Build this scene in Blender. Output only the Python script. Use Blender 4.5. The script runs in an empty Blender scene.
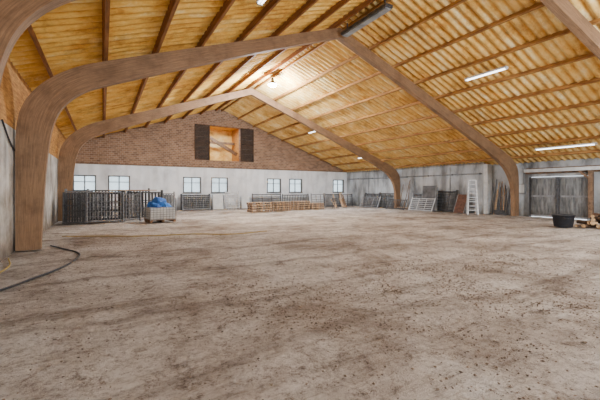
import bpy, math, random
from mathutils import Vector, Matrix, noise
random.seed(7)
C = bpy.context.scene.collection

# ------------------------------------------------------------------ materials
def lin(c):
    return tuple(((v/255)/12.92 if v/255 <= 0.04045 else (((v/255)+0.055)/1.055)**2.4) for v in c)+(1.0,)

def mat(name, c1, c2=None, scale=4, rough=0.8, bump=0.2, stretch=(1,1,1), metal=0.0, c3=None, detail=6, lo=0.35, hi=0.65):
    m = bpy.data.materials.new(name); m.use_nodes = True
    nt = m.node_tree; b = nt.nodes['Principled BSDF']
    b.inputs['Roughness'].default_value = rough
    b.inputs['Metallic'].default_value = metal
    if c2 is None: c2 = tuple(v*0.85 for v in c1)
    tc = nt.nodes.new('ShaderNodeTexCoord'); mp = nt.nodes.new('ShaderNodeMapping')
    mp.inputs['Scale'].default_value = stretch
    nt.links.new(tc.outputs['Object'], mp.inputs['Vector'])
    n = nt.nodes.new('ShaderNodeTexNoise'); n.inputs['Scale'].default_value = scale; n.inputs['Detail'].default_value = detail
    n.inputs['Roughness'].default_value = 0.65
    nt.links.new(mp.outputs['Vector'], n.inputs['Vector'])
    r = nt.nodes.new('ShaderNodeValToRGB')
    r.color_ramp.elements[0].position = lo; r.color_ramp.elements[0].color = lin(c2)
    r.color_ramp.elements[1].position = hi; r.color_ramp.elements[1].color = lin(c1)
    if c3:
        e = r.color_ramp.elements.new((lo+hi)/2); e.color = lin(c3)
    nt.links.new(n.outputs['Fac'], r.inputs['Fac'])
    nt.links.new(r.outputs['Color'], b.inputs['Base Color'])
    if bump:
        bp = nt.nodes.new('ShaderNodeBump'); bp.inputs['Strength'].default_value = bump; bp.inputs['Distance'].default_value = 0.03
        nt.links.new(n.outputs['Fac'], bp.inputs['Height']); nt.links.new(bp.outputs['Normal'], b.inputs['Normal'])
    return m

def grime(m, c_low=(0.45,0.42,0.38,1), zmax=0.9, scale=1.6, streak=0.6):
    nt=m.node_tree; b=nt.nodes['Principled BSDF']; src=b.inputs['Base Color'].links[0].from_socket
    tc=nt.nodes.new('ShaderNodeTexCoord'); sp=nt.nodes.new('ShaderNodeSeparateXYZ'); nt.links.new(tc.outputs['Object'],sp.inputs[0])
    n=nt.nodes.new('ShaderNodeTexNoise'); n.inputs['Scale'].default_value=scale; n.inputs['Detail'].default_value=8; n.inputs['Roughness'].default_value=0.7
    nt.links.new(tc.outputs['Object'],n.inputs['Vector'])
    ma=nt.nodes.new('ShaderNodeMath'); ma.operation='MULTIPLY_ADD'; ma.inputs[1].default_value=1.8; ma.inputs[2].default_value=-0.9
    nt.links.new(n.outputs['Fac'],ma.inputs[0])
    ad=nt.nodes.new('ShaderNodeMath'); ad.operation='ADD'; nt.links.new(sp.outputs['Z'],ad.inputs[0]); nt.links.new(ma.outputs[0],ad.inputs[1])
    mr=nt.nodes.new('ShaderNodeMapRange'); mr.inputs[1].default_value=0.0; mr.inputs[2].default_value=zmax; nt.links.new(ad.outputs[0],mr.inputs[0])
    mx=nt.nodes.new('ShaderNodeMix'); mx.data_type='RGBA'; mx.inputs[6].default_value=c_low; mx.inputs[7].default_value=(1,1,1,1); nt.links.new(mr.outputs[0],mx.inputs[0])
    mu=nt.nodes.new('ShaderNodeMix'); mu.data_type='RGBA'; mu.blend_type='MULTIPLY'; mu.inputs[0].default_value=1
    nt.links.new(src,mu.inputs[6]); nt.links.new(mx.outputs[2],mu.inputs[7])
    out=mu.outputs[2]
    if streak:
        mp=nt.nodes.new('ShaderNodeMapping'); mp.inputs['Scale'].default_value=(1.3,1.3,0.25); nt.links.new(tc.outputs['Object'],mp.inputs[0])
        n2=nt.nodes.new('ShaderNodeTexNoise'); n2.inputs['Scale'].default_value=1.5; n2.inputs['Detail'].default_value=8; nt.links.new(mp.outputs[0],n2.inputs['Vector'])
        r=nt.nodes.new('ShaderNodeValToRGB'); r.color_ramp.elements[0].position=0.36; r.color_ramp.elements[0].color=(0.42,0.40,0.38,1); r.color_ramp.elements[1].position=0.52; r.color_ramp.elements[1].color=(1,1,1,1)
        nt.links.new(n2.outputs['Fac'],r.inputs[0])
        m3=nt.nodes.new('ShaderNodeMix'); m3.data_type='RGBA'; m3.blend_type='MULTIPLY'; m3.inputs[0].default_value=streak
        nt.links.new(out,m3.inputs[6]); nt.links.new(r.outputs[0],m3.inputs[7]); out=m3.outputs[2]
    nt.links.new(out,b.inputs['Base Color'])

def emis(name, col, st):
    m = bpy.data.materials.new(name); m.use_nodes = True
    b = m.node_tree.nodes['Principled BSDF']
    b.inputs['Base Color'].default_value = lin(col)
    b.inputs['Emission Color'].default_value = lin(col); b.inputs['Emission Strength'].default_value = st
    return m

M_steel = mat('galvanised_steel', (156,159,163), (104,106,110), 8, 0.5, 0.05, metal=0.3)
M_darksteel = mat('dark_steel', (92,93,97), (54,55,58), 8, 0.5, 0.05, metal=0.3)
M_alu = mat('aluminium', (222,225,229), (186,189,193), 8, 0.4, 0.02, metal=0.3)
M_wood = mat('pallet_wood', (208,180,150), (156,126,98), 6, 0.8, 0.2, (1,1,8))
M_wood2 = mat('old_timber', (146,118,94), (90,70,54), 5, 0.85, 0.2, (1,1,1))
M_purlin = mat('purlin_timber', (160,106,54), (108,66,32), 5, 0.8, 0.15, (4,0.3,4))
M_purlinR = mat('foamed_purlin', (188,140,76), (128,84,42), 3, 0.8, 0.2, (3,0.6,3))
M_white = mat('white_plastic', (225,228,228), (195,198,200), 3, 0.6, 0.05)
M_grey = mat('grey_sheet', (160,163,166), (112,114,118), 2, 0.7, 0.05)
M_blue = mat('blue_tarp_cloth', (40,120,210), (22,78,160), 3, 0.6, 0.3)
M_black = mat('black_rubber', (40,44,54), (26,29,36), 6, 0.55, 0.1)
M_yellow = mat('yellow_rubber', (190,165,80), (150,125,60), 6, 0.6, 0.1)
M_bark = mat('bark', (110,84,62), (60,44,32), 12, 0.9, 0.5)
M_cut = mat('cut_wood', (205,175,135), (170,135,95), 12, 0.8, 0.2)
M_tube = emis('lit_tube', (250,252,255), 6)
M_bulb = emis('lit_led', (240,248,255), 150)
M_frame = mat('window_frame_paint', (95,92,90), (70,66,62), 8, 0.6, 0.05)
M_redwood = mat('reddish_board', (120,82,66), (82,56,46), 5, 0.7, 0.1)

M_whitewall = mat('whitewashed_masonry', (245,248,252), (208,212,218), 0.9, 0.85, 0.15, c3=(236,240,245), lo=0.3, hi=0.7); grime(M_whitewall,(0.5,0.48,0.46,1),0.7,streak=0.25)
M_concrete = mat('stained_concrete', (196,202,208), (116,119,123), 0.8, 0.85, 0.2, stretch=(1,1,0.5), c3=(172,177,182), lo=0.34, hi=0.62, detail=9); grime(M_concrete,streak=0.75)
M_leftwall = mat('left_render', (220,219,215), (140,132,122), 1.3, 0.85, 0.2, lo=0.3, hi=0.6, detail=9); grime(M_leftwall,(0.35,0.3,0.26,1),1.0,streak=0.8)
M_boards = mat('loft_boards', (214,160,88), (150,98,48), 2.5, 0.8, 0.2, (1,1,6))
M_door = mat('weathered_door', (146,148,149), (84,86,88), 3, 0.8, 0.1, (3,3,0.5)); grime(M_door,(0.5,0.47,0.43,1),0.7)

# pane
M_pane = bpy.data.materials.new('dusty_pane'); M_pane.use_nodes = True
nt = M_pane.node_tree; nt.nodes.clear()
o = nt.nodes.new('ShaderNodeOutputMaterial'); mx = nt.nodes.new('ShaderNodeMixShader')
tr = nt.nodes.new('ShaderNodeBsdfTransparent'); tl = nt.nodes.new('ShaderNodeBsdfTranslucent')
tl.inputs['Color'].default_value = (0.8,0.85,0.85,1); tr.inputs['Color'].default_value = (0.9,0.95,0.97,1)
nn = nt.nodes.new('ShaderNodeTexNoise'); nn.inputs['Scale'].default_value = 2.5
nt.links.new(nn.outputs['Fac'], mx.inputs['Fac'])
nt.links.new(tr.outputs[0], mx.inputs[1]); nt.links.new(tl.outputs[0], mx.inputs[2]); nt.links.new(mx.outputs[0], o.inputs['Surface'])

# brick
M_brick = bpy.data.materials.new('brown_brickwork'); M_brick.use_nodes = True
nt = M_brick.node_tree; b = nt.nodes['Principled BSDF']; b.inputs['Roughness'].default_value = 0.9
tc = nt.nodes.new('ShaderNodeTexCoord'); sp = nt.nodes.new('ShaderNodeSeparateXYZ'); cb = nt.nodes.new('ShaderNodeCombineXYZ')
nt.links.new(tc.outputs['Object'], sp.inputs[0]); nt.links.new(sp.outputs['X'], cb.inputs['X']); nt.links.new(sp.outputs['Z'], cb.inputs['Y'])
br = nt.nodes.new('ShaderNodeTexBrick'); br.inputs['Scale'].default_value = 1.9
br.inputs['Color1'].default_value = lin((158,124,98)); br.inputs['Color2'].default_value = lin((114,86,68)); br.inputs['Mortar'].default_value = lin((170,154,138))
br.inputs['Mortar Size'].default_value = 0.02; br.inputs['Bias'].default_value = -0.1
nt.links.new(cb.outputs[0], br.inputs['Vector'])
n = nt.nodes.new('ShaderNodeTexNoise'); n.inputs['Scale'].default_value = 1.2; n.inputs['Detail'].default_value = 8
nt.links.new(tc.outputs['Object'], n.inputs['Vector'])
mm = nt.nodes.new('ShaderNodeMix'); mm.data_type = 'RGBA'; mm.blend_type = 'MULTIPLY'; mm.inputs[0].default_value = 0.6
rr = nt.nodes.new('ShaderNodeValToRGB'); rr.color_ramp.elements[0].color = (0.6,0.55,0.5,1); rr.color_ramp.elements[1].color = (1,1,1,1)
rr.color_ramp.elements[0].position = 0.3; rr.color_ramp.elements[1].position = 0.65
nt.links.new(n.outputs['Fac'], rr.inputs[0]); nt.links.new(br.outputs['Color'], mm.inputs[6]); nt.links.new(rr.outputs['Color'], mm.inputs[7])
nt.links.new(mm.outputs[2], b.inputs['Base Color'])

# spray foam ceiling
PITCH=0.30
def foam(name, els, groove):
    m = bpy.data.materials.new(name); m.use_nodes = True
    nt = m.node_tree; b = nt.nodes['Principled BSDF']; b.inputs['Roughness'].default_value = 0.75
    tc = nt.nodes.new('ShaderNodeTexCoord')
    n1 = nt.nodes.new('ShaderNodeTexNoise'); n1.inputs['Scale'].default_value = 1.0; n1.inputs['Detail'].default_value = 10; n1.inputs['Roughness'].default_value = 0.74
    mp = nt.nodes.new('ShaderNodeMapping'); mp.inputs['Scale'].default_value = (0.8,2.0,1)
    nt.links.new(tc.outputs['Object'], mp.inputs[0]); nt.links.new(mp.outputs[0], n1.inputs['Vector'])
    r1 = nt.nodes.new('ShaderNodeValToRGB'); cr = r1.color_ramp
    cr.elements[0].position = els[0][0]; cr.elements[0].color = lin(els[0][1]); cr.elements[1].position = els[-1][0]; cr.elements[1].color = lin(els[-1][1])
    for p_,c_ in els[1:-1]:
        e = cr.elements.new(p_); e.color = lin(c_)
    nt.links.new(n1.outputs['Fac'], r1.inputs[0])
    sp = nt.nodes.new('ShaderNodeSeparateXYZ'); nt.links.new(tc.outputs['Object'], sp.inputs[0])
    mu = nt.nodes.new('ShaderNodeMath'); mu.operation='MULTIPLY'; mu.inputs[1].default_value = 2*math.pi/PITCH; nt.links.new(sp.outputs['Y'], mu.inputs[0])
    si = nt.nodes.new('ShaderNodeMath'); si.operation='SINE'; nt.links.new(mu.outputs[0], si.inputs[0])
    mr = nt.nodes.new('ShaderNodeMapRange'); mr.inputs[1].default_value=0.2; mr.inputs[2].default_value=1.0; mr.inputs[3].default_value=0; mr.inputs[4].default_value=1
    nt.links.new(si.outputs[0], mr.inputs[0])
    mx = nt.nodes.new('ShaderNodeMix'); mx.data_type='RGBA'; mx.blend_type='MULTIPLY'; mx.inputs[7].default_value = groove  # deeper foam tone and painted-in shade along the corrugation grooves
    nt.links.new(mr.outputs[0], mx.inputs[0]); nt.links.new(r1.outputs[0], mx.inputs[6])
    # brown dusty stains
    n3 = nt.nodes.new('ShaderNodeTexNoise'); n3.inputs['Scale'].default_value = 0.55; n3.inputs['Detail'].default_value = 11; n3.inputs['Roughness'].default_value = 0.78
    nt.links.new(tc.outputs['Object'], n3.inputs['Vector'])
    r3 = nt.nodes.new('ShaderNodeValToRGB'); r3.color_ramp.elements[0].position=0.38; r3.color_ramp.elements[0].color=(0.52,0.40,0.26,1); r3.color_ramp.elements[1].position=0.5; r3.color_ramp.elements[1].color=(1,1,1,1)
    nt.links.new(n3.outputs['Fac'], r3.inputs[0])
    m4 = nt.nodes.new('ShaderNodeMix'); m4.data_type='RGBA'; m4.blend_type='MULTIPLY'; m4.inputs[0].default_value=0.7
    nt.links.new(mx.outputs[2], m4.inputs[6]); nt.links.new(r3.outputs[0], m4.inputs[7]); nt.links.new(m4.outputs[2], b.inputs['Base Color'])
    n2 = nt.nodes.new('ShaderNodeTexNoise'); n2.inputs['Scale'].default_value = 9; n2.inputs['Detail'].default_value = 4
    nt.links.new(tc.outputs['Object'], n2.inputs['Vector'])
    bp = nt.nodes.new('ShaderNodeBump'); bp.inputs['Strength'].default_value = 0.6; bp.inputs['Distance'].default_value = 0.04
    nt.links.new(n2.outputs['Fac'], bp.inputs['Height']); nt.links.new(bp.outputs[0], b.inputs['Normal'])
    return m
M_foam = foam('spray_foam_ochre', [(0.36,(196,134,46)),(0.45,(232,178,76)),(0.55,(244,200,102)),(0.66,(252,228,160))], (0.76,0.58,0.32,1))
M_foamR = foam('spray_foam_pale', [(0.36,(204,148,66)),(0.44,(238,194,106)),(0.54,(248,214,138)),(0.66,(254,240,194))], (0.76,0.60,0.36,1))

# glulam (uses UV: u along the member, v across it)
M_glulam = bpy.data.materials.new('glulam_timber'); M_glulam.use_nodes = True
nt = M_glulam.node_tree; b = nt.nodes['Principled BSDF']; b.inputs['Roughness'].default_value = 0.7
tc = nt.nodes.new('ShaderNodeTexCoord'); mp = nt.nodes.new('ShaderNodeMapping'); mp.inputs['Scale'].default_value = (0.6,9,1)
nt.links.new(tc.outputs['UV'], mp.inputs[0])
n1 = nt.nodes.new('ShaderNodeTexNoise'); n1.inputs['Scale'].default_value = 2.4; n1.inputs['Detail'].default_value = 9; n1.inputs['Roughness'].default_value=0.78
nt.links.new(mp.outputs[0], n1.inputs['Vector'])
r1 = nt.nodes.new('ShaderNodeValToRGB'); cr = r1.color_ramp
cr.elements[0].position = 0.28; cr.elements[0].color = lin((96,72,52)); cr.elements[1].position = 0.72; cr.elements[1].color = lin((178,142,108))
nt.links.new(n1.outputs['Fac'], r1.inputs[0])
n5 = nt.nodes.new('ShaderNodeTexNoise'); n5.inputs['Scale'].default_value=1.4; n5.inputs['Detail'].default_value=9; n5.inputs['Roughness'].default_value=0.7
nt.links.new(tc.outputs['Object'], n5.inputs['Vector'])
r5 = nt.nodes.new('ShaderNodeValToRGB'); r5.color_ramp.elements[0].position=0.36; r5.color_ramp.elements[0].color=(0.55,0.52,0.5,1); r5.color_ramp.elements[1].position=0.55; r5.color_ramp.elements[1].color=(1,1,1,1)
nt.links.new(n5.outputs['Fac'], r5.inputs[0])
m5 = nt.nodes.new('ShaderNodeMix'); m5.data_type='RGBA'; m5.blend_type='MULTIPLY'; m5.inputs[0].default_value=0.7
nt.links.new(r1.outputs[0], m5.inputs[6]); nt.links.new(r5.outputs[0], m5.inputs[7]); nt.links.new(m5.outputs[2], b.inputs['Base Color'])

# dusty floor
M_sand = bpy.data.materials.new('dusty_trampled_ground'); M_sand.use_nodes = True
nt = M_sand.node_tree; b = nt.nodes['Principled BSDF']; b.inputs['Roughness'].default_value = 0.95
tc = nt.nodes.new('ShaderNodeTexCoord')
def nz(scale, det, rg=0.6, dist=0.0, st=None, rz=0):
    x = nt.nodes.new('ShaderNodeTexNoise'); x.inputs['Scale'].default_value = scale; x.inputs['Detail'].default_value = det
    x.inputs['Roughness'].default_value = rg; x.inputs['Distortion'].default_value = dist
    if st:
        mp = nt.nodes.new('ShaderNodeMapping'); mp.inputs['Scale'].default_value=st; mp.inputs['Rotation'].default_value=(0,0,rz)
        nt.links.new(tc.outputs['Object'], mp.inputs[0]); nt.links.new(mp.outputs[0], x.inputs['Vector'])
    else: nt.links.new(tc.outputs['Object'], x.inputs['Vector'])
    return x
def ramp(src, els):
    r = nt.nodes.new('ShaderNodeValToRGB'); cr = r.color_ramp
    cr.elements[0].position, cr.elements[0].color = els[0]; cr.elements[1].position, cr.elements[1].color = els[-1]
    for p, c in els[1:-1]:
        e = cr.elements.new(p); e.color = c
    nt.links.new(src, r.inputs[0]); return r
a = nz(0.45, 11, 0.74, 0.4)
ra = ramp(a.outputs['Fac'], [(0.38, lin((172,158,147))), (0.46, lin((206,196,188))), (0.54, lin((232,225,219))), (0.66, lin((248,244,240)))])
c = nz(16, 10, 0.88)
rc = ramp(c.outputs['Fac'], [(0.40, (0.28,0.24,0.21,1)), (0.46, (0.76,0.73,0.71,1)), (0.53, (1,1,1,1))])
d = nz(2.6, 13, 0.88, 0.3)
rd = ramp(d.outputs['Fac'], [(0.40, (0.30,0.25,0.21,1)), (0.44, (0.70,0.66,0.63,1)), (0.48, (1,1,1,1))])
t_ = nz(1.3, 11, 0.82, 0.3, (0.2,1.5,1), 0.35)
rt = ramp(t_.outputs['Fac'], [(0.40, (0.45,0.40,0.36,1)), (0.46, (0.86,0.84,0.82,1)), (0.51, (1,1,1,1))])
wv = nt.nodes.new('ShaderNodeTexWave'); wv.wave_type='RINGS'; wv.inputs['Scale'].default_value=0.16; wv.inputs['Distortion'].default_value=3.5
wv.inputs['Detail'].default_value=4; wv.inputs['Detail Scale'].default_value=1.2; wv.inputs['Detail Roughness'].default_value=0.55
mpw = nt.nodes.new('ShaderNodeMapping'); mpw.inputs['Location'].default_value=(-16,3,0); nt.links.new(tc.outputs['Object'],mpw.inputs[0]); nt.links.new(mpw.outputs[0],wv.inputs['Vector'])
rw = ramp(wv.outputs['Fac'], [(0.0, (0.45,0.40,0.37,1)), (0.02, (0.75,0.72,0.69,1)), (0.05, (1,1,1,1))])
# trampled prints
vo = nt.nodes.new('ShaderNodeTexVoronoi'); vo.inputs['Scale'].default_value=3.4; vo.inputs['Randomness'].default_value=1.0
wn = nz(3.0, 4, 0.6); vm = nt.nodes.new('ShaderNodeMix'); vm.data_type='RGBA'; vm.inputs[0].default_value=0.12
nt.links.new(tc.outputs['Object'], vm.inputs[6]); nt.links.new(wn.outputs['Color'], vm.inputs[7]); nt.links.new(vm.outputs[2], vo.inputs['Vector'])
rv = ramp(vo.outputs['Distance'], [(0.0, (0.62,0.57,0.53,1)), (0.12, (0.82,0.79,0.77,1)), (0.26, (1,1,1,1))])
col = ra.outputs[0]
for r_, f_ in ((rc,0.85),(rd,0.9),(rt,0.7),(rw,0.5),(rv,0.55)):
    m1 = nt.nodes.new('ShaderNodeMix'); m1.data_type='RGBA'; m1.blend_type='MULTIPLY'; m1.inputs[0].default_value = f_
    nt.links.new(col, m1.inputs[6]); nt.links.new(r_.outputs[0], m1.inputs[7]); col = m1.outputs[2]
nt.links.new(col, b.inputs['Base Color'])
bp = nt.nodes.new('ShaderNodeBump'); bp.inputs['Strength'].default_value = 1.0; bp.inputs['Distance'].default_value = 0.05
nt.links.new(c.outputs['Fac'], bp.inputs['Height'])
bp2 = nt.nodes.new('ShaderNodeBump'); bp2.inputs['Strength'].default_value = 0.9; bp2.inputs['Distance'].default_value = 0.15
nt.links.new(d.outputs['Fac'], bp2.inputs['Height']); nt.links.new(bp.outputs[0], bp2.inputs['Normal'])
bp3 = nt.nodes.new('ShaderNodeBump'); bp3.inputs['Strength'].default_value = 0.6; bp3.inputs['Distance'].default_value = 0.06
nt.links.new(rv.outputs[0], bp3.inputs['Height']); nt.links.new(bp2.outputs[0], bp3.inputs['Normal'])
nt.links.new(bp3.outputs[0], b.inputs['Normal'])

# ------------------------------------------------------------------ mesh helper
class MB:
    def __init__(s): s.v=[]; s.f=[]; s.m=[]; s.mats=[]
    def mi(s, m):
        if m not in s.mats: s.mats.append(m)
        return s.mats.index(m)
    def box(s, lo, hi, m, mtx=None):
        k=len(s.v)
        for z in (lo[2],hi[2]):
            for x,y in ((lo[0],lo[1]),(hi[0],lo[1]),(hi[0],hi[1]),(lo[0],hi[1])):
                p=Vector((x,y,z)); s.v.append(mtx@p if mtx else p)
        i=s.mi(m)
        for f in ((3,2,1,0),(4,5,6,7),(0,1,5,4),(1,2,6,5),(2,3,7,6),(3,0,4,7)):
            s.f.append([k+j for j in f]); s.m.append(i)
    def beam(s, p0, p1, w, h, m, up=(0,0,1)):
        p0=Vector(p0); p1=Vector(p1); d=(p1-p0); L=d.length; d.normalize()
        u=Vector(up)
        if abs(d.dot(u))>0.98: u=Vector((0,1,0))
        sx=d.cross(u).normalized(); u=sx.cross(d).normalized()
        mt=Matrix((( sx.x,d.x,u.x,p0.x),(sx.y,d.y,u.y,p0.y),(sx.z,d.z,u.z,p0.z),(0,0,0,1)))
        s.box((-w/2,0,-h/2),(w/2,L,h/2),m,mt)
    def cyl(s, p0, p1, r, m, n=8, r1=None, capm=None, hollow=False):
        if r1 is None: r1=r
        p0=Vector(p0); p1=Vector(p1); d=(p1-p0).normalized()
        a=Vector((0,0,1)) if abs(d.z)<0.9 else Vector((1,0,0))
        u=d.cross(a).normalized(); w=d.cross(u)
        k=len(s.v)
        for p,rr in ((p0,r),(p1,r1)):
            for j in range(n):
                t=2*math.pi*j/n; s.v.append(p+(u*math.cos(t)+w*math.sin(t))*rr)
        i=s.mi(m)
        for j in range(n):
            s.f.append([k+j,k+(j+1)%n,k+n+(j+1)%n,k+n+j]); s.m.append(i)
        if not hollow:
            ic=s.mi(capm) if capm else i
            s.f.append([k+j for j in range(n)][::-1]); s.m.append(ic)
            s.f.append([k+n+j for j in range(n)]); s.m.append(ic)
    def prism_y(s, poly, y0, y1, m):
        k=len(s.v); n=len(poly); i=s.mi(m)
        for y in (y0,y1):
            for x,z in poly: s.v.append(Vector((x,y,z)))
        s.f.append([k+j for j in range(n)]); s.m.append(i)
        s.f.append([k+n+j for j in range(n)][::-1]); s.m.append(i)
        for j in range(n):
            s.f.append([k+j,k+n+j,k+n+(j+1)%n,k+(j+1)%n]); s.m.append(i)
    def revolve(s, prof, m, n=24, c=(0,0,0)):
        k=len(s.v); i=s.mi(m)
        for r,z in prof:
            for j in range(n):
                t=2*math.pi*j/n; s.v.append(Vector((c[0]+r*math.cos(t),c[1]+r*math.sin(t),c[2]+z)))
        for a in range(len(prof)-1):
            for j in range(n):
                s.f.append([k+a*n+j,k+a*n+(j+1)%n,k+(a+1)*n+(j+1)%n,k+(a+1)*n+j]); s.m.append(i)
    def build(s, name, loc=(0,0,0), rz=0, smooth=False):
        me=bpy.data.meshes.new(name); me.from_pydata([tuple(v) for v in s.v],[],s.f)
        for m in s.mats: me.materials.append(m)
        for p,i in zip(me.polygons,s.m): p.material_index=i; p.use_smooth=smooth
        me.update()
        o=bpy.data.objects.new(name,me); o.location=loc; o.rotation_euler=(0,0,rz); C.objects.link(o); return o

# ------------------------------------------------------------------ shell
XL, XR, XR2 = -1.9, 20.9, 21.35
YB, YF = 26.8, -8.0
RX, RZ = 8.0, 7.85
def T(x): return RZ-0.35*(RX-x) if x<RX else RZ-0.37*(x-RX)
OFF=0.19

me=bpy.data.meshes.new('floor'); vs=[]; fs=[]
x0,x1=XL-0.1,XR2+0.1; nx,ny=190,290
for j in range(ny+1):
    y=YF+(YB+0.1-YF)*j/ny
    for i in range(nx+1):
        x=x0+(x1-x0)*i/nx
        z=-0.035+0.03*noise.noise(Vector((x*0.8,y*0.8,0)))+0.022*noise.noise(Vector((x*3,y*3,5)))
        vs.append((x,y,min(z,0)))
for j in range(ny):
    for i in range(nx):
        a=j*(nx+1)+i; fs.append((a,a+1,a+nx+2,a+nx+1))
me.from_pydata(vs,[],fs); me.materials.append(M_sand)
for p in me.polygons: p.use_smooth=True
C.objects.link(bpy.data.objects.new('floor',me))

me=bpy.data.meshes.new('ceiling'); vs=[]; fs=[]; fm=[]
def slope(xa,xb,ncol,mi):
    base=len(vs); rows=int((YB+0.3-YF)/0.04)
    for j in range(rows+1):
        y=YF+(YB+0.3-YF)*j/rows
        cor=0.045*math.sin(2*math.pi*y/PITCH)
        for i in range(ncol+1):
            x=xa+(xb-xa)*i/ncol
            lump=0.03*noise.noise(Vector((x*1.5,y*1.5,3)))
            vs.append((x,y,T(x)+OFF+0.01+cor*(1+0.6*noise.noise(Vector((x*0.9,y*0.7,9))))+lump))
    for j in range(rows):
        for i in range(ncol):
            a=base+j*(ncol+1)+i; fs.append((a,a+ncol+1,a+ncol+2,a+1)); fm.append(mi)
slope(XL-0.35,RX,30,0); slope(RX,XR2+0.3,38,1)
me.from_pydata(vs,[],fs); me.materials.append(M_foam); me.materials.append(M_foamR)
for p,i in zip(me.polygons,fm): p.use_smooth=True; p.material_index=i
C.objects.link(bpy.data.objects.new('ceiling',me))

mb=MB()
PX_L=[-1.25,0.05,1.35,2.65,3.95,5.25,6.55,7.75]
PX_R=[8.25,9.6,10.95,12.3,13.65,15.0,16.35,17.7,19.05,20.4]
for x in PX_L: mb.beam((x,YF,T(x)+0.085),(x,YB,T(x)+0.085),0.09,0.17,M_purlin,up=(-0.33,0,0.94))
for x in PX_R: mb.beam((x,YF,T(x)+0.10),(x,YB,T(x)+0.10),0.08,0.14,M_purlinR,up=(0.33,0,0.94))
mb.build('trim_purlins')

# back wall
WINS=[(-1.72,-0.40),(0.30,1.65),(5.26,6.61),(7.40,8.77),(12.24,13.58),(14.40,15.75),(19.2,20.5)]
ZS,ZT,ZW=1.28,2.5,3.28
mb=MB(); ya,yb=YB,YB+0.3
mb.box((XL-0.3,ya,-0.1),(XR2+0.3,yb,ZS),M_whitewall); mb.box((XL-0.3,ya,ZT),(XR2+0.3,yb,ZW),M_whitewall)
xs=[XL-0.3]+[v for w in WINS for v in w]+[XR2+0.3]
for i in range(0,len(xs),2): mb.box((xs[i],ya,ZS),(xs[i+1],yb,ZT),M_whitewall)
oxa,oxb,oza,ozb=7.3,9.8,3.85,6.6
E=0.3
mb.prism_y([(XL-0.3,ZW),(oxa,ZW),(oxa,T(oxa)+E),(XL-0.3,T(XL-0.3)+E)],ya-0.02,yb,M_brick)
mb.prism_y([(oxb,ZW),(XR2+0.3,ZW),(XR2+0.3,T(XR2+0.3)+E+0.1),(oxb,T(oxb)+E)],ya-0.02,yb,M_brick)
mb.box((oxa,ya-0.02,ZW),(oxb,yb,oza),M_brick)
mb.prism_y([(oxa,ozb),(oxb,ozb),(oxb,T(oxb)+E),(RX,RZ+E),(oxa,T(oxa)+E)],ya-0.02,yb,M_brick)
mb.build('wall_back')

mb=MB(); mb.box((XL-0.3,YF,-0.1),(XL,YB,3.0),M_leftwall); mb.box((XL-0.3,YF,3.0),(XL,YB,T(XL)+0.35),M_boards)
mb.build('wall_left')
mb=MB(); mb.box((XR,12.8,-0.1),(XR2+0.3,YB,T(XR)+0.2),M_concrete)
D0,D1,DZ=7.55,10.4,2.25
mb.box((XR2,YF,-0.1),(XR2+0.3,D0,T(XR2)+0.2),M_concrete); mb.box((XR2,D1,-0.1),(XR2+0.3,12.8,T(XR2)+0.2),M_concrete)
mb.box((XR2,D0,DZ),(XR2+0.3,D1,T(XR2)+0.2),M_concrete)
mb.build('wall_right')
mb=MB()
mb.prism_y([(XL-0.3,-0.1),(2,-0.1),(2,T(2)+E),(XL-0.3,T(XL)+E-0.1)],YF-0.3,YF,M_concrete)
mb.prism_y([(14,-0.1),(XR2+0.3,-0.1),(XR2+0.3,T(XR2)+E),(14,T(14)+E)],YF-0.3,YF,M_concrete)
mb.prism_y([(2,4.4),(14,4.4),(14,T(14)+E),(RX,RZ+E),(2,T(2)+E)],YF-0.3,YF,M_concrete)
mb.build('wall_front')

mb=MB(); mb.box((XL,YB-0.06,ZW-0.03),(XR,YB,ZW+0.03),M_wood2); mb.build('trim_1')
mb=MB(); mb.box((XR-0.05,12.55,0),(XR2,12.8,T(XR)+0.05),M_white); mb.build('trim_2')
mb=MB(); mb.box((XR2-0.35,5.0,2.50),(XR2-0.1,10.5,2.68),M_white); mb.box((XR2-0.12,5.0,2.42),(XR2,10.5,2.74),M_wood2); mb.build('trim_3')
mb=MB(); mb.cyl((XR-0.06,12.9,2.55),(XR-0.06,26.7,2.55),0.03,M_steel)
for y in range(13,27,2): mb.box((XR-0.09,y,2.5),(XR,y+0.05,2.6),M_darksteel)
for y in (15.2,18.3,23.6): mb.cyl((XR-0.05,y,1.2),(XR-0.05,y,3.1),0.022,M_grey)
mb.build('trim_4')

for i,(a,b_) in enumerate(WINS):
    mb=MB(); t=0.06; y0=YB+0.10; y1=YB+0.18
    mb.box((a,y0,ZS),(b_,y1,ZS+t),M_frame); mb.box((a,y0,ZT-t),(b_,y1,ZT),M_frame)
    mb.box((a,y0,ZS),(a+t,y1,ZT),M_frame); mb.box((b_-t,y0,ZS),(b_,y1,ZT),M_frame)
    c_=(a+b_)/2; mb.box((c_-0.03,y0,ZS),(c_+0.03,y1,ZT),M_frame)
    mb.box((a+t,y0+0.01,ZS+(ZT-ZS)*0.62),(b_-t,y1-0.01,ZS+(ZT-ZS)*0.62+0.035),M_frame)
    mb.box((a+t,y0+0.035,ZS+t),(b_-t,y0+0.045,ZT-t),M_pane)
    mb.box((a-0.05,YB-0.06,ZS-0.05),(b_+0.05,YB+0.10,ZS),M_grey)
    mb.box((a,YB-0.03,ZS),(a+0.07,y0,ZT),M_frame); mb.box((b_-0.07,YB-0.03,ZS),(b_,y0,ZT),M_frame); mb.box((a,YB-0.03,ZT-0.07),(b_,y0,ZT),M_frame)
    mb.build('window_%d'%(i+1))

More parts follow.
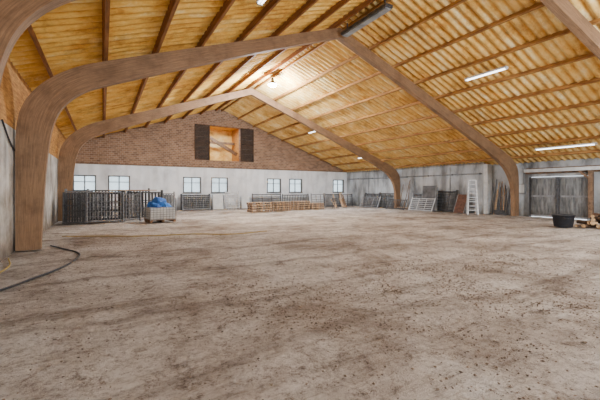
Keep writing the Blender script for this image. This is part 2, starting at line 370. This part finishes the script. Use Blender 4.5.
mb=MB(); LY=YB+0.3  # loft room behind the gable opening: floor, sides, back and ceiling
mb.box((6.7,LY,3.7),(10.4,LY+3.5,3.84),M_boards)
mb.box((6.6,LY+3.5,3.7),(10.5,LY+3.6,7.0),M_foamR)
mb.box((6.6,LY,3.7),(6.7,LY+3.5,7.0),M_boards); mb.box((10.4,LY,3.7),(10.5,LY+3.5,7.0),M_boards)
mb.box((6.6,LY+0.05,7.0),(10.5,LY+3.6,7.06),M_foam)
mb.beam((7.1,LY+1.6,6.3),(10.2,LY+1.6,4.6),0.14,0.28,M_wood2)
mb.beam((6.7,LY+2.8,5.7),(10.4,LY+2.8,5.7),0.12,0.2,M_wood2)
mb.box((8.1,LY+1.1,6.9),(9.1,LY+1.26,6.96),M_white); mb.cyl((8.15,LY+1.18,6.87),(9.05,LY+1.18,6.87),0.02,M_tube)  # tube fixture added to go with the loft fill
o=mb.build('loft_room')
l=bpy.data.lights.new('loft_fill','AREA'); l.size=0.8; l.energy=170; l.color=(0.9,0.96,1)  # added fill so the loft interior is not dark
lo=bpy.data.objects.new('loft_fill',l); lo.location=(8.6,LY+1.2,6.83); lo.parent=o; C.objects.link(lo)
M_sh=mat('shutter_wood',(80,58,44),(50,37,28),5,0.8,0.1); M_sh2=mat('shutter_slats',(60,47,40),(38,30,25),5,0.8,0.1)
def shutter(x0,x1):
    mb=MB(); w=x1-x0; h=ozb-oza
    mb.box((0,-0.07,0),(0.1,0,h),M_sh); mb.box((w-0.1,-0.07,0),(w,0,h),M_sh)
    for z in (0,h/2-0.05,h-0.1): mb.box((0.1,-0.07,z),(w-0.1,0,z+0.1),M_sh)
    z=0.12
    while z<h-0.12:
        mb.box((0.1,-0.05,z),(w-0.1,-0.015,z+0.075),M_sh2); z+=0.1
    mb.build('louvred_shutter',(x0,YB-0.025,oza))
shutter(6.12,7.28); shutter(9.82,10.98)

# ------------------------------------------------------------------ glulam portal frames
def cr_interp(pts, n=8):
    out=[]; P=[Vector(p) for p in pts]
    for i in range(len(P)-1):
        p0=P[max(i-1,0)];p1=P[i];p2=P[i+1];p3=P[min(i+2,len(P)-1)]
        for k in range(n):
            t=k/n; out.append(0.5*((2*p1)+(p2-p0)*t+(2*p0-5*p1+4*p2-p3)*t*t+(3*p1-p0-3*p2+p3)*t**3))
    out.append(P[-1]); return out
LO=[(-1.86,0),(-1.86,1.5),(-1.85,2.9),(-1.70,3.65),(-1.28,4.25),(-0.64,4.72),(0.17,5.06),(2.03,5.74),(5,6.79),(8,7.84)]
LI=[(-1.36,0),(-1.29,1.5),(-1.20,2.6),(-1.08,3.25),(-0.85,3.72),(-0.42,4.12),(0.27,4.45),(2.12,5.20),(5.05,6.36),(8,7.45)]
RO=[(8,7.84),(12,6.36),(16,4.88),(18.6,3.92),(20.0,3.36),(20.62,2.9),(20.84,2.3),(20.86,1),(20.86,0)]
RI=[(8,7.45),(11.9,5.95),(15.85,4.40),(18.3,3.38),(19.45,2.80),(20.05,2.2),(20.32,1.6),(20.40,.8),(20.42,0)]
def frame(Y,skew=0.0):
    O=cr_interp([(p[0],0,p[1]) for p in LO]); I=cr_interp([(p[0],0,p[1]) for p in LI])
    O+=cr_interp([(p[0],0,p[1]) for p in RO])[1:]; I+=cr_interp([(p[0],0,p[1]) for p in RI])[1:]
    for p in O+I: p.y+=skew*p.x
    th=0.22; v=[];f=[];uv=[]; L=0
    n=len(O); us=[0]
    for i in range(1,n):
        L+=(O[i]-O[i-1]).length; us.append(L)
    for i in range(n):
        for p in (O[i]+Vector((0,-th/2,0)),I[i]+Vector((0,-th/2,0)),I[i]+Vector((0,th/2,0)),O[i]+Vector((0,th/2,0))): v.append(tuple(p))
    for i in range(n-1):
        a=4*i;b_=a+4
        for q,(va,vb) in enumerate(((0,1),(1,1.3),(1,0),(0,-0.3))):
            q2=(q+1)%4
            f.append((a+q,a+q2,b_+q2,b_+q)); uv.append(((us[i],va),(us[i],vb),(us[i+1],vb),(us[i+1],va)))
    f.append((0,3,2,1)); uv.append(((0,0),(0,.3),(1,.3),(1,0)))
    k=4*(n-1); f.append((k,k+1,k+2,k+3)); uv.append(((0,0),(0,.3),(1,.3),(1,0)))
    me=bpy.data.meshes.new('glulam_portal_frame'); me.from_pydata(v,[],f); me.materials.append(M_glulam)
    ul=me.uv_layers.new(name='UVMap')
    for p,u in zip(me.polygons,uv):
        for li,c in zip(p.loop_indices,u): ul.data[li].uv=c
    o=bpy.data.objects.new('glulam_portal_frame',me); o.location=(0,Y,0); C.objects.link(o)
frame(-1.5); frame(5.6,-0.10); frame(10.8); frame(19.9)

# ------------------------------------------------------------------ lamps
def tube(x,Y0,Y1,energy,hang=0.06):
    z=T(x)-hang
    mb=MB(); L=Y1-Y0
    mb.box((-0.09,-L/2,0.0),(0.09,L/2,0.06),M_white)
    mb.cyl((-0.04,-L/2+0.05,-0.02),(-0.04,L/2-0.05,-0.02),0.018,M_tube); mb.cyl((0.04,-L/2+0.05,-0.02),(0.04,L/2-0.05,-0.02),0.018,M_tube)
    mb.box((-0.07,-L/2,-0.04),(0.07,-L/2+0.04,0),M_white); mb.box((-0.07,L/2-0.04,-0.04),(0.07,L/2,0),M_white)
    o=mb.build('fluorescent_lamp',(x,(Y0+Y1)/2,z))
    if energy:
        l=bpy.data.lights.new('tube_light','AREA'); l.shape='RECTANGLE'; l.size=0.08; l.size_y=L-0.1; l.energy=energy; l.color=(0.94,0.97,1)
        lo=bpy.data.objects.new('tube_light',l); lo.location=(0,0,-0.06); lo.parent=o; C.objects.link(lo)
tube(12.85,7.0,8.65,8); tube(19.35,6.6,9.1,14); tube(3.4,5.9,7.9,60)
tube(3.0,20.2,21.8,220); tube(13.4,20.2,21.8,280); tube(18.0,20.2,21.6,120)  # tubes added out of sight behind the far frame, brightening the back
tube(3.4,-4,-2.2,180); tube(12.85,-3.4,-1.7,220); tube(12.85,1.0,2.6,180)  # unseen tubes added near the camera for extra light

def bay(x,Y,z,energy,r=0.16):
    mb=MB()
    mb.cyl((0,0,0.32),(0,0,T(x)+0.1-z),0.012,M_darksteel)
    mb.revolve([(0.0,0.34),(0.07,0.33),(0.09,0.2),(0.12,0.16),(0.26,0.0),(0.25,0.0),(0.11,0.14),(0.0,0.14)],M_darksteel)
    mb.revolve([(0.0,-0.14),(0.12,-0.12),(0.21,-0.05),(0.24,0.0),(0.1,0.12),(0,0.13)],M_bulb)
    o=mb.build('high_bay_lamp',(x,Y,z),smooth=True)
    l=bpy.data.lights.new('lamp_light','POINT'); l.energy=energy; l.shadow_soft_size=r; l.color=(0.93,0.97,1)
    lo=bpy.data.objects.new('lamp_light',l); lo.location=(0,0,-0.36); lo.parent=o; C.objects.link(lo)
bay(8.0,16.8,7.25,2100)
bay(8.0,-2.5,5.0,1650); bay(15.0,0.5,4.2,850); bay(2.0,-4.5,3.9,450)  # unseen lamps added off-camera to throw light onto the roof

mb=MB(); mb.box((-0.16,-1.2,0),(0.16,1.2,0.1),M_darksteel); mb.box((-0.12,-1.15,-0.05),(0.12,1.15,0),M_grey)  # dark lamp housing hung at the ridge, left unlit
for y in (-1.0,1.0): mb.box((-0.02,y-0.02,0.1),(0.02,y+0.02,0.4),M_darksteel)
mb.build('ridge_lamp_housing',(8.05,9.3,7.45))

# ------------------------------------------------------------------ doors
for k,(a,b_) in enumerate(((D0+0.02,8.96),(8.98,D1-0.02))):
    mb=MB(); w=b_-a; h=DZ-0.03
    n=8
    for j in range(n): mb.box((0.02+0.012*(j%2),j*w/n+0.004,0),(0.07,(j+1)*w/n-0.004,h),M_door)
    for y in (0,w-0.08): mb.box((-0.02,y,0),(0.02,y+0.08,h),M_darksteel)
    for z in (0.0,h/2,h-0.1): mb.box((-0.01,0.03,z),(0.02,w-0.03,z+0.1),M_grey)
    yy = w-0.12 if k==0 else 0.08
    mb.box((-0.05,yy,1.0),(-0.01,yy+0.03,1.2),M_darksteel)
    mb.build('door_%d'%(k+1),(XR2+0.03,a,0))

# ------------------------------------------------------------------ stored equipment
def barpanel(name,loc,w,h,nv,rz=0,lean=0.12,m=M_steel,rails=(0.08,0.92),r=0.014,nh=0,depth=1,sp=0.09):
    mb=MB()
    for k in range(depth):
        oy=k*sp; ox=(k%2)*0.04
        def P(x,z): return Vector((x+ox,oy+z*lean,z))
        for x in (-w/2,w/2): mb.cyl(P(x,0),P(x,h),r*1.8,m,8)
        for f in rails: mb.cyl(P(-w/2,h*f),P(w/2,h*f),r*1.6,m,8)
        for i in range(1,nv): 
            x=-w/2+w*i/nv; mb.cyl(P(x,h*rails[0]),P(x,h*rails[-1]),r,m,6)
        for i in range(nh):
            z=h*(rails[0]+(rails[-1]-rails[0])*(i+1)/(nh+1)); mb.cyl(P(-w/2,z),P(w/2,z),r,m,6)
    return mb.build(name,loc,rz)
barpanel('stall_bar_panel',(-1.1,17.9,0),0.8,1.4,8,0.0,0.04,M_darksteel,depth=5,r=0.014,nh=4,rails=(0.04,0.96))
barpanel('stall_bar_panel',(-1.05,18.5,0),0.85,1.55,6,0.0,0.04,M_steel,depth=3,r=0.016,nh=3)
barpanel('stall_bar_panel',(0.05,18.1,0),1.35,1.45,12,0.0,0.06,M_steel,depth=1,r=0.016,nh=5,rails=(0.04,0.96))
barpanel('stall_bar_panel',(0.1,18.45,0),1.45,1.45,9,0.0,0.05,M_darksteel,depth=3,r=0.02,nh=2)
barpanel('stall_bar_panel',(0.2,18.9,0),1.5,1.5,10,0.0,0.05,M_steel,depth=2,r=0.02,nh=2)
barpanel('stall_bar_panel',(1.2,18.1,0),0.75,1.4,6,0.1,0.04,M_steel,depth=3,r=0.016,nh=6)
barpanel('stall_bar_panel',(1.9,19.2,0),1.6,1.5,10,0.0,0.05,M_darksteel,depth=3,r=0.02,nh=2)
barpanel('stall_bar_panel',(0.4,20.6,0),3.6,1.6,24,0.0,0.04,M_darksteel,depth=2,r=0.02,nh=1)
barpanel('stall_bar_panel',(2.9,20.6,0),1.3,1.4,9,0.0,0.06,M_steel,depth=2,r=0.02,nh=1)
mb=MB()
for i in range(4): mb.box((-0.9+0.1*i,-0.18+0.11*i,0),(0.9+0.12*i,-0.08+0.11*i,0.04),M_wood)
mb.build('plank_bundle',(1.1,18.35,1.47))
mb=MB(); w,dp,h=1.15,1.0,0.70
for x in (-w/2,0-0.05,w/2-0.1): mb.box((x,-dp/2,0),(x+0.1,dp/2,0.1),M_wood2)
mb.box((-w/2,-dp/2,0.1),(w/2,dp/2,0.13),M_wood2)
for sx in (-w/2,w/2):
    for sy in (-dp/2,dp/2): mb.cyl((sx,sy,0.1),(sx,sy,h),0.02,M_steel)
for i in range(6):
    z=0.16+i*(h-0.18)/5
    for yy in (-dp/2,dp/2): mb.cyl((-w/2,yy,z),(w/2,yy,z),0.010,M_steel,6)
    for xx in (-w/2,w/2): mb.cyl((xx,-dp/2,z),(xx,dp/2,z),0.010,M_steel,6)
for i in range(9):
    x=-w/2+w*i/8; mb.cyl((x,-dp/2,0.13),(x,-dp/2,h),0.008,M_steel,6)
mb.box((-w/2+0.04,-dp/2+0.04,0.13),(w/2-0.04,dp/2-0.04,h-0.04),M_white)
mb.build('ibc_container',(2.35,17.3,0),0.15)
mb=MB(); n=28; mi=mb.mi(M_blue)
for j in range(11):
    t=j/10
    for i in range(n):
        a=2*math.pi*i/n; r=(1-t)**0.55
        q=Vector((math.cos(a)*r*0.52,math.sin(a)*r*0.42,0.44*t**0.8))
        q*=1+0.34*noise.noise(Vector((q.x*5,q.y*5,q.z*6)))
        q.z=max(q.z,0); mb.v.append(q)
for j in range(10):
    for i in range(n): mb.f.append([j*n+i,j*n+(i+1)%n,(j+1)*n+(i+1)%n,(j+1)*n+i]); mb.m.append(mi)
mb.build('blue_tarp',(2.3,17.3,0.70))

def sheet(name,loc,w,h,m,lean=0.15,rz=0,t=0.03,n=1):
    mb=MB()
    for k in range(n):
        mt=Matrix(((1,0,0,k*0.07),(0,1,lean,k*0.05),(0,0,1,0),(0,0,0,1)))
        mb.box((-w/2,0,0),(w/2,t,h*(1-0.06*k)),m,mt)
        mb.box((-w/2,-0.015,0.02),(-w/2+0.05,0,h*(1-0.06*k)-0.02),M_grey,mt); mb.box((w/2-0.05,-0.015,0.02),(w/2,0,h*(1-0.06*k)-0.02),M_grey,mt)
    mb.build(name,loc,rz)
M_dgrey=mat('dark_grey_sheet',(112,114,118),(74,75,78),2,0.7,0.05)
sheet('grey_board_stack',(3.9,25.9,0),1.0,1.15,M_dgrey,n=5)
barpanel('steel_gate',(6.1,26.2,0),2.1,1.2,16,0,0.12,M_darksteel,depth=3,r=0.022)
barpanel('steel_gate',(6.0,25.6,0),2.0,1.1,4,0,0.1,M_steel,nh=5,r=0.022,depth=2)
sheet('white_panel',(7.75,26.0,0),0.9,1.15,M_white,n=2)
barpanel('steel_gate',(8.95,26.1,0),1.1,1.4,3,0,0.15,M_alu,nh=5,r=0.026)
sheet('white_panel',(10.1,26.2,0),0.8,0.95,M_white)
barpanel('steel_gate',(12.0,26.2,0),2.6,1.2,3,0,0.12,M_darksteel,nh=5,r=0.024,depth=2)
barpanel('steel_gate',(14.8,26.2,0),2.6,1.15,16,0,0.12,M_darksteel,r=0.024,depth=2)
# simple chairs by the back wall
def chair(loc,rz,m):
    mb=MB()
    for x in (-0.2,0.2):
        mb.cyl((x,-0.2,0),(x*0.95,-0.18,0.44),0.018,m); mb.cyl((x,0.22,0),(x*0.95,0.18,0.44),0.018,m); mb.cyl((x*0.95,0.18,0.44),(x*0.95,0.27,0.88),0.018,m)
    mb.box((-0.22,-0.22,0.43),(0.22,0.2,0.46),m)
    for z in (0.58,0.68,0.78): mb.box((-0.19,0.2+(z-0.44)*0.2,z),(0.19,0.225+(z-0.44)*0.2,z+0.07),m)
    mb.build('garden_chair',loc,rz)
chair((8.4,24.6,0),0.2,M_white); chair((16.1,22.1,0),-0.3,M_darksteel)
# pallet stacks
def pallets(loc,w=1.2,n=4,rz=0,ph=0.165):
    mb=MB(); dp=0.9
    for k in range(n):
        z=k*ph; ox=random.uniform(-0.05,0.05); oy=random.uniform(-0.04,0.04)
        for i in range(3):
            y=-dp/2+i*(dp-0.1)/2; mb.box((-w/2+ox,y+oy,z),(w/2+ox,y+0.1+oy,z+0.03),M_wood)
            for j in range(3):
                x=-w/2+j*(w-0.10)/2; mb.box((x+ox,y+oy,z+0.03),(x+0.10+ox,y+0.1+oy,z+0.11),M_wood2)
        for j in range(3):
            x=-w/2+j*(w-0.10)/2; mb.box((x+ox,-dp/2+oy,z+0.11),(x+0.10+ox,dp/2+oy,z+0.13),M_wood)
        for i in range(6):
            y=-dp/2+i*(dp-0.1)/5; mb.box((-w/2+ox,y+oy,z+0.13),(w/2+ox,y+0.1+oy,z+0.16),M_wood)
    mb.build('pallet_stack',loc,rz)
pallets((9.3,21.6,0),1.45,4); pallets((11.2,22,0),1.15,4); pallets((13.0,22.4,0),1.15,4,0.05); pallets((14.45,22.5,0),1.05,3,-0.08)
# gates toward the far right corner and along the right wall
barpanel('steel_gate',(15.9,24.2,0),1.4,1.2,3,0,0.12,M_steel,nh=4,r=0.024,depth=2)
barpanel('steel_gate',(17.6,24.6,0),1.7,1.2,14,0,0.12,M_darksteel,r=0.022,depth=2)
barpanel('steel_gate',(19.3,24.9,0),1.4,1.15,3,-0.15,0.12,M_darksteel,nh=4,r=0.022,depth=2)
for y,h,m,nv,nh in ((22.9,1.25,M_darksteel,10,0),(21.05,1.3,M_darksteel,3,4),(17.4,1.3,M_steel,3,5),(15.5,1.5,M_darksteel,3,5)):
    barpanel('steel_gate',(20.4,y,0),1.8,h,nv,-math.pi/2,0.2,m,nh=nh,r=0.022,depth=2)
barpanel('steel_gate',(19.4,16.6,0),2.0,0.95,3,-math.pi/2,0.45,M_alu,nh=5,r=0.02)
barpanel('steel_gate',(19.4,22.0,0),2.2,0.95,3,-math.pi/2,0.4,M_steel,nh=5,r=0.022)
barpanel('steel_gate',(19.3,18.9,0),1.8,0.8,10,-math.pi/2,0.5,M_darksteel,r=0.02)
sheet('grey_board_stack',(20.1,16.4,0),1.2,1.8,M_dgrey,0.06,-math.pi/2,n=2)
sheet('reddish_board',(20.1,14.05,0),0.8,1.2,M_redwood,0.45,-math.pi/2)
mb=MB()
for i in range(12):
    x=random.uniform(-0.7,0.7); mb.beam((x,0,0.04),(x+random.uniform(-0.2,0.2),0.45,random.uniform(0.6,1.3)),0.08,0.05,M_wood if i%2 else M_wood2)
mb.build('timber_offcuts',(17.3,22.9,0))
def broom(loc,h=1.9,rz=-math.pi/2,lx=0.1):
    mb=MB(); mb.cyl((0,0,0.12),(lx,0.35,h),0.024,M_wood2); mb.box((-0.2,-0.03,0.08),(0.2,0.03,0.13),M_wood)
    for i in range(20):
        x=-0.19+i*0.02; mb.box((x,-0.025,0),(x+0.012,0.025,0.08),M_black)
    mb.build('broom',loc,rz)
broom((20.4,19.45,0),1.95); broom((20.38,18.6,0),1.75,lx=-0.12); broom((20.42,19.02,0),2.3,lx=0.35)
# step ladder
mb=MB(); H=2.1
for yy,ty in ((-0.40,-0.03),(0.45,0.03)):
    for x in (-0.28,0.28): mb.beam((x,yy,0),(x*0.72,ty,H),0.07,0.035,M_alu)
for i in range(7):
    f=(i+1)/8; w_=0.28*(1-0.28*f)
    mb.box((-w_,-0.40+0.37*f-0.05,H*f-0.018),(w_,-0.40+0.37*f+0.05,H*f+0.018),M_alu)
for i in (1,3,5):
    f=i/7; w_=0.28*(1-0.28*f); mb.beam((-w_,0.45-0.42*f,H*f),(w_,0.45-0.42*f,H*f),0.03,0.03,M_alu)
mb.box((-0.2,-0.1,H-0.02),(0.2,0.1,H+0.03),M_alu)
mb.build('step_ladder',(19.75,12.85,0),-math.pi/2+0.7)
mb=MB()
for i in range(12):
    x=-0.45+i*0.08; mb.cyl((x,0,0),(x+random.uniform(-0.1,0.1),0.35,random.uniform(1.5,2.2)),0.028,random.choice([M_wood2,M_darksteel,M_wood]),7)
for i in range(3):
    x=-0.25+i*0.2; mb.box((x-0.1,-0.02,0),(x+0.1,0.03,0.28),M_darksteel)
mb.build('tool_bundle',(20.8,11.75,0),-math.pi/2)
mb=MB(); mb.box((0,0,0),(0.14,0.4,0.55),M_grey); mb.box((-0.012,0.03,0.03),(0,0.37,0.52),M_white); mb.box((-0.02,0.32,0.24),(-0.012,0.35,0.32),M_darksteel)
mb.cyl((0.07,0.1,0.55),(0.07,0.1,1.5),0.02,M_grey)
mb.build('electrical_cabinet',(XR2-0.14,10.55,1.3))
mb=MB(); mb.box((-0.09,-0.09,0),(0.09,0.09,2.5),M_wood2); mb.box((-0.12,-0.12,0),(0.12,0.12,0.12),M_concrete); mb.beam((0,0,2.0),(0,0.5,2.5),0.08,0.1,M_wood2)
mb.build('timber_post',(XR2-0.28,7.4,0))
# rubber tub
mb=MB(); mb.revolve([(0,0.0),(0.28,0.0),(0.31,0.02),(0.37,0.46),(0.40,0.47),(0.40,0.50),(0.36,0.50),(0.345,0.46),(0.29,0.05),(0,0.045)],M_black,32)
for s_ in (-1,1):
    mb.cyl((s_*0.39,-0.1,0.43),(s_*0.46,-0.08,0.36),0.018,M_black); mb.cyl((s_*0.46,-0.08,0.36),(s_*0.46,0.08,0.36),0.018,M_black); mb.cyl((s_*0.46,0.08,0.36),(s_*0.39,0.1,0.43),0.018,M_black)
mb.build('rubber_tub',(16.2,6.6,0),0.7,smooth=True)
# firewood
mb=MB()
for layer,n in ((0,6),(1,5),(2,3),(3,2)):
    for i in range(n):
        y=-0.45+layer*0.1+i*0.19+random.uniform(-0.03,0.03); z=0.09+layer*0.13; r=random.uniform(0.05,0.085); a=random.uniform(-0.2,0.2)
        mb.cyl((-0.25+random.uniform(-.1,.1),y-a,z),(0.25+random.uniform(-.1,.1),y+a,z+random.uniform(-.03,.04)),r,M_bark,9,r*0.9,capm=M_cut)
mb.build('firewood_pile',(16.9,5.75,-0.01),0.5)

def hose(name,pts,r,m):
    cu=bpy.data.curves.new(name,'CURVE'); cu.dimensions='3D'; cu.bevel_depth=r; cu.bevel_resolution=3
    sp=cu.splines.new('BEZIER'); sp.bezier_points.add(len(pts)-1)
    for p,q in zip(sp.bezier_points,pts): p.co=q; p.handle_left_type=p.handle_right_type='AUTO'
    cu.materials.append(m); o=bpy.data.objects.new(name,cu); C.objects.link(o); return o
hose('water_hose',[(-1.22,11.3,0.0),(-0.9,10.6,0.0),(-0.5,9.6,0.0),(-0.5,8.9,0.0),(-0.7,8.0,0.0),(-1.1,7.1,0.0),(-1.5,6.2,0.0),(-1.6,4.5,0.0)],0.018,M_black)
hose('yellow_hose',[(-1.15,13.4,0.0),(0,12.8,0.0),(1.3,12.1,0.0),(2.6,11.9,0.0),(3.8,11.2,0.0),(5.2,11.4,0.0)],0.016,M_yellow)
hose('yellow_rope',[(-1.78,9.6,0.0),(-1.6,8.6,0.0),(-1.7,7.6,0.0)],0.014,M_yellow)
hose('wall_cable',[(XL+0.03,9.5,3.0),(XL+0.03,10.4,2.55),(XL+0.03,11.3,2.45),(XL+0.03,12.5,2.8)],0.02,M_black)

# loose clods
M_clod=mat('dung_soil',(128,110,94),(76,62,50),15,0.95,0.3)
mb=MB()
def clod(x,y,r):
    k=len(mb.v); a=random.random()*6; sx=random.uniform(0.6,1.6)
    q=[(0,0,1),(1,0,0),(0,1,0),(-1,0,0),(0,-1,0),(0,0,-1)]
    for p in q:
        f=r*random.uniform(0.6,1.2)
        mb.v.append(Vector((x+(p[0]*sx*math.cos(a)-p[1]*math.sin(a))*f,y+(p[0]*sx*math.sin(a)+p[1]*math.cos(a))*f,-0.03+r*0.3+p[2]*f*0.6)))
    i=mb.mi(M_clod)
    for f in ((0,1,2),(0,2,3),(0,3,4),(0,4,1),(5,2,1),(5,3,2),(5,4,3),(5,1,4)): mb.f.append([k+j for j in f]); mb.m.append(i)
cent=[(random.uniform(1.5,9),random.uniform(0.6,5),random.uniform(0.15,0.6)) for _ in range(55)]
for cx,cy,sg in cent:
    for _ in range(220):
        clod(random.gauss(cx,sg),random.gauss(cy,sg),0.004+0.014*random.random()**3)
for _ in range(8000):
    clod(random.uniform(-1.2,14),random.uniform(1.0,12),0.004+0.014*random.random()**3)
mb.build('soil_clods')

# ------------------------------------------------------------------ world + camera
w=bpy.data.worlds.new('World'); bpy.context.scene.world=w; w.use_nodes=True
bg=w.node_tree.nodes['Background']; bg.inputs['Color'].default_value=(0.85,0.93,1,1); bg.inputs['Strength'].default_value=2.6

cam=bpy.data.cameras.new('camera'); co=bpy.data.objects.new('camera',cam); C.objects.link(co)
cam.sensor_width=36; cam.lens=20.4; cam.shift_y=-10/600; cam.clip_start=0.05
th=math.atan(197/340)
co.location=(0,0,1.5); co.rotation_euler=(math.pi/2,0,-th)
bpy.context.scene.camera=co
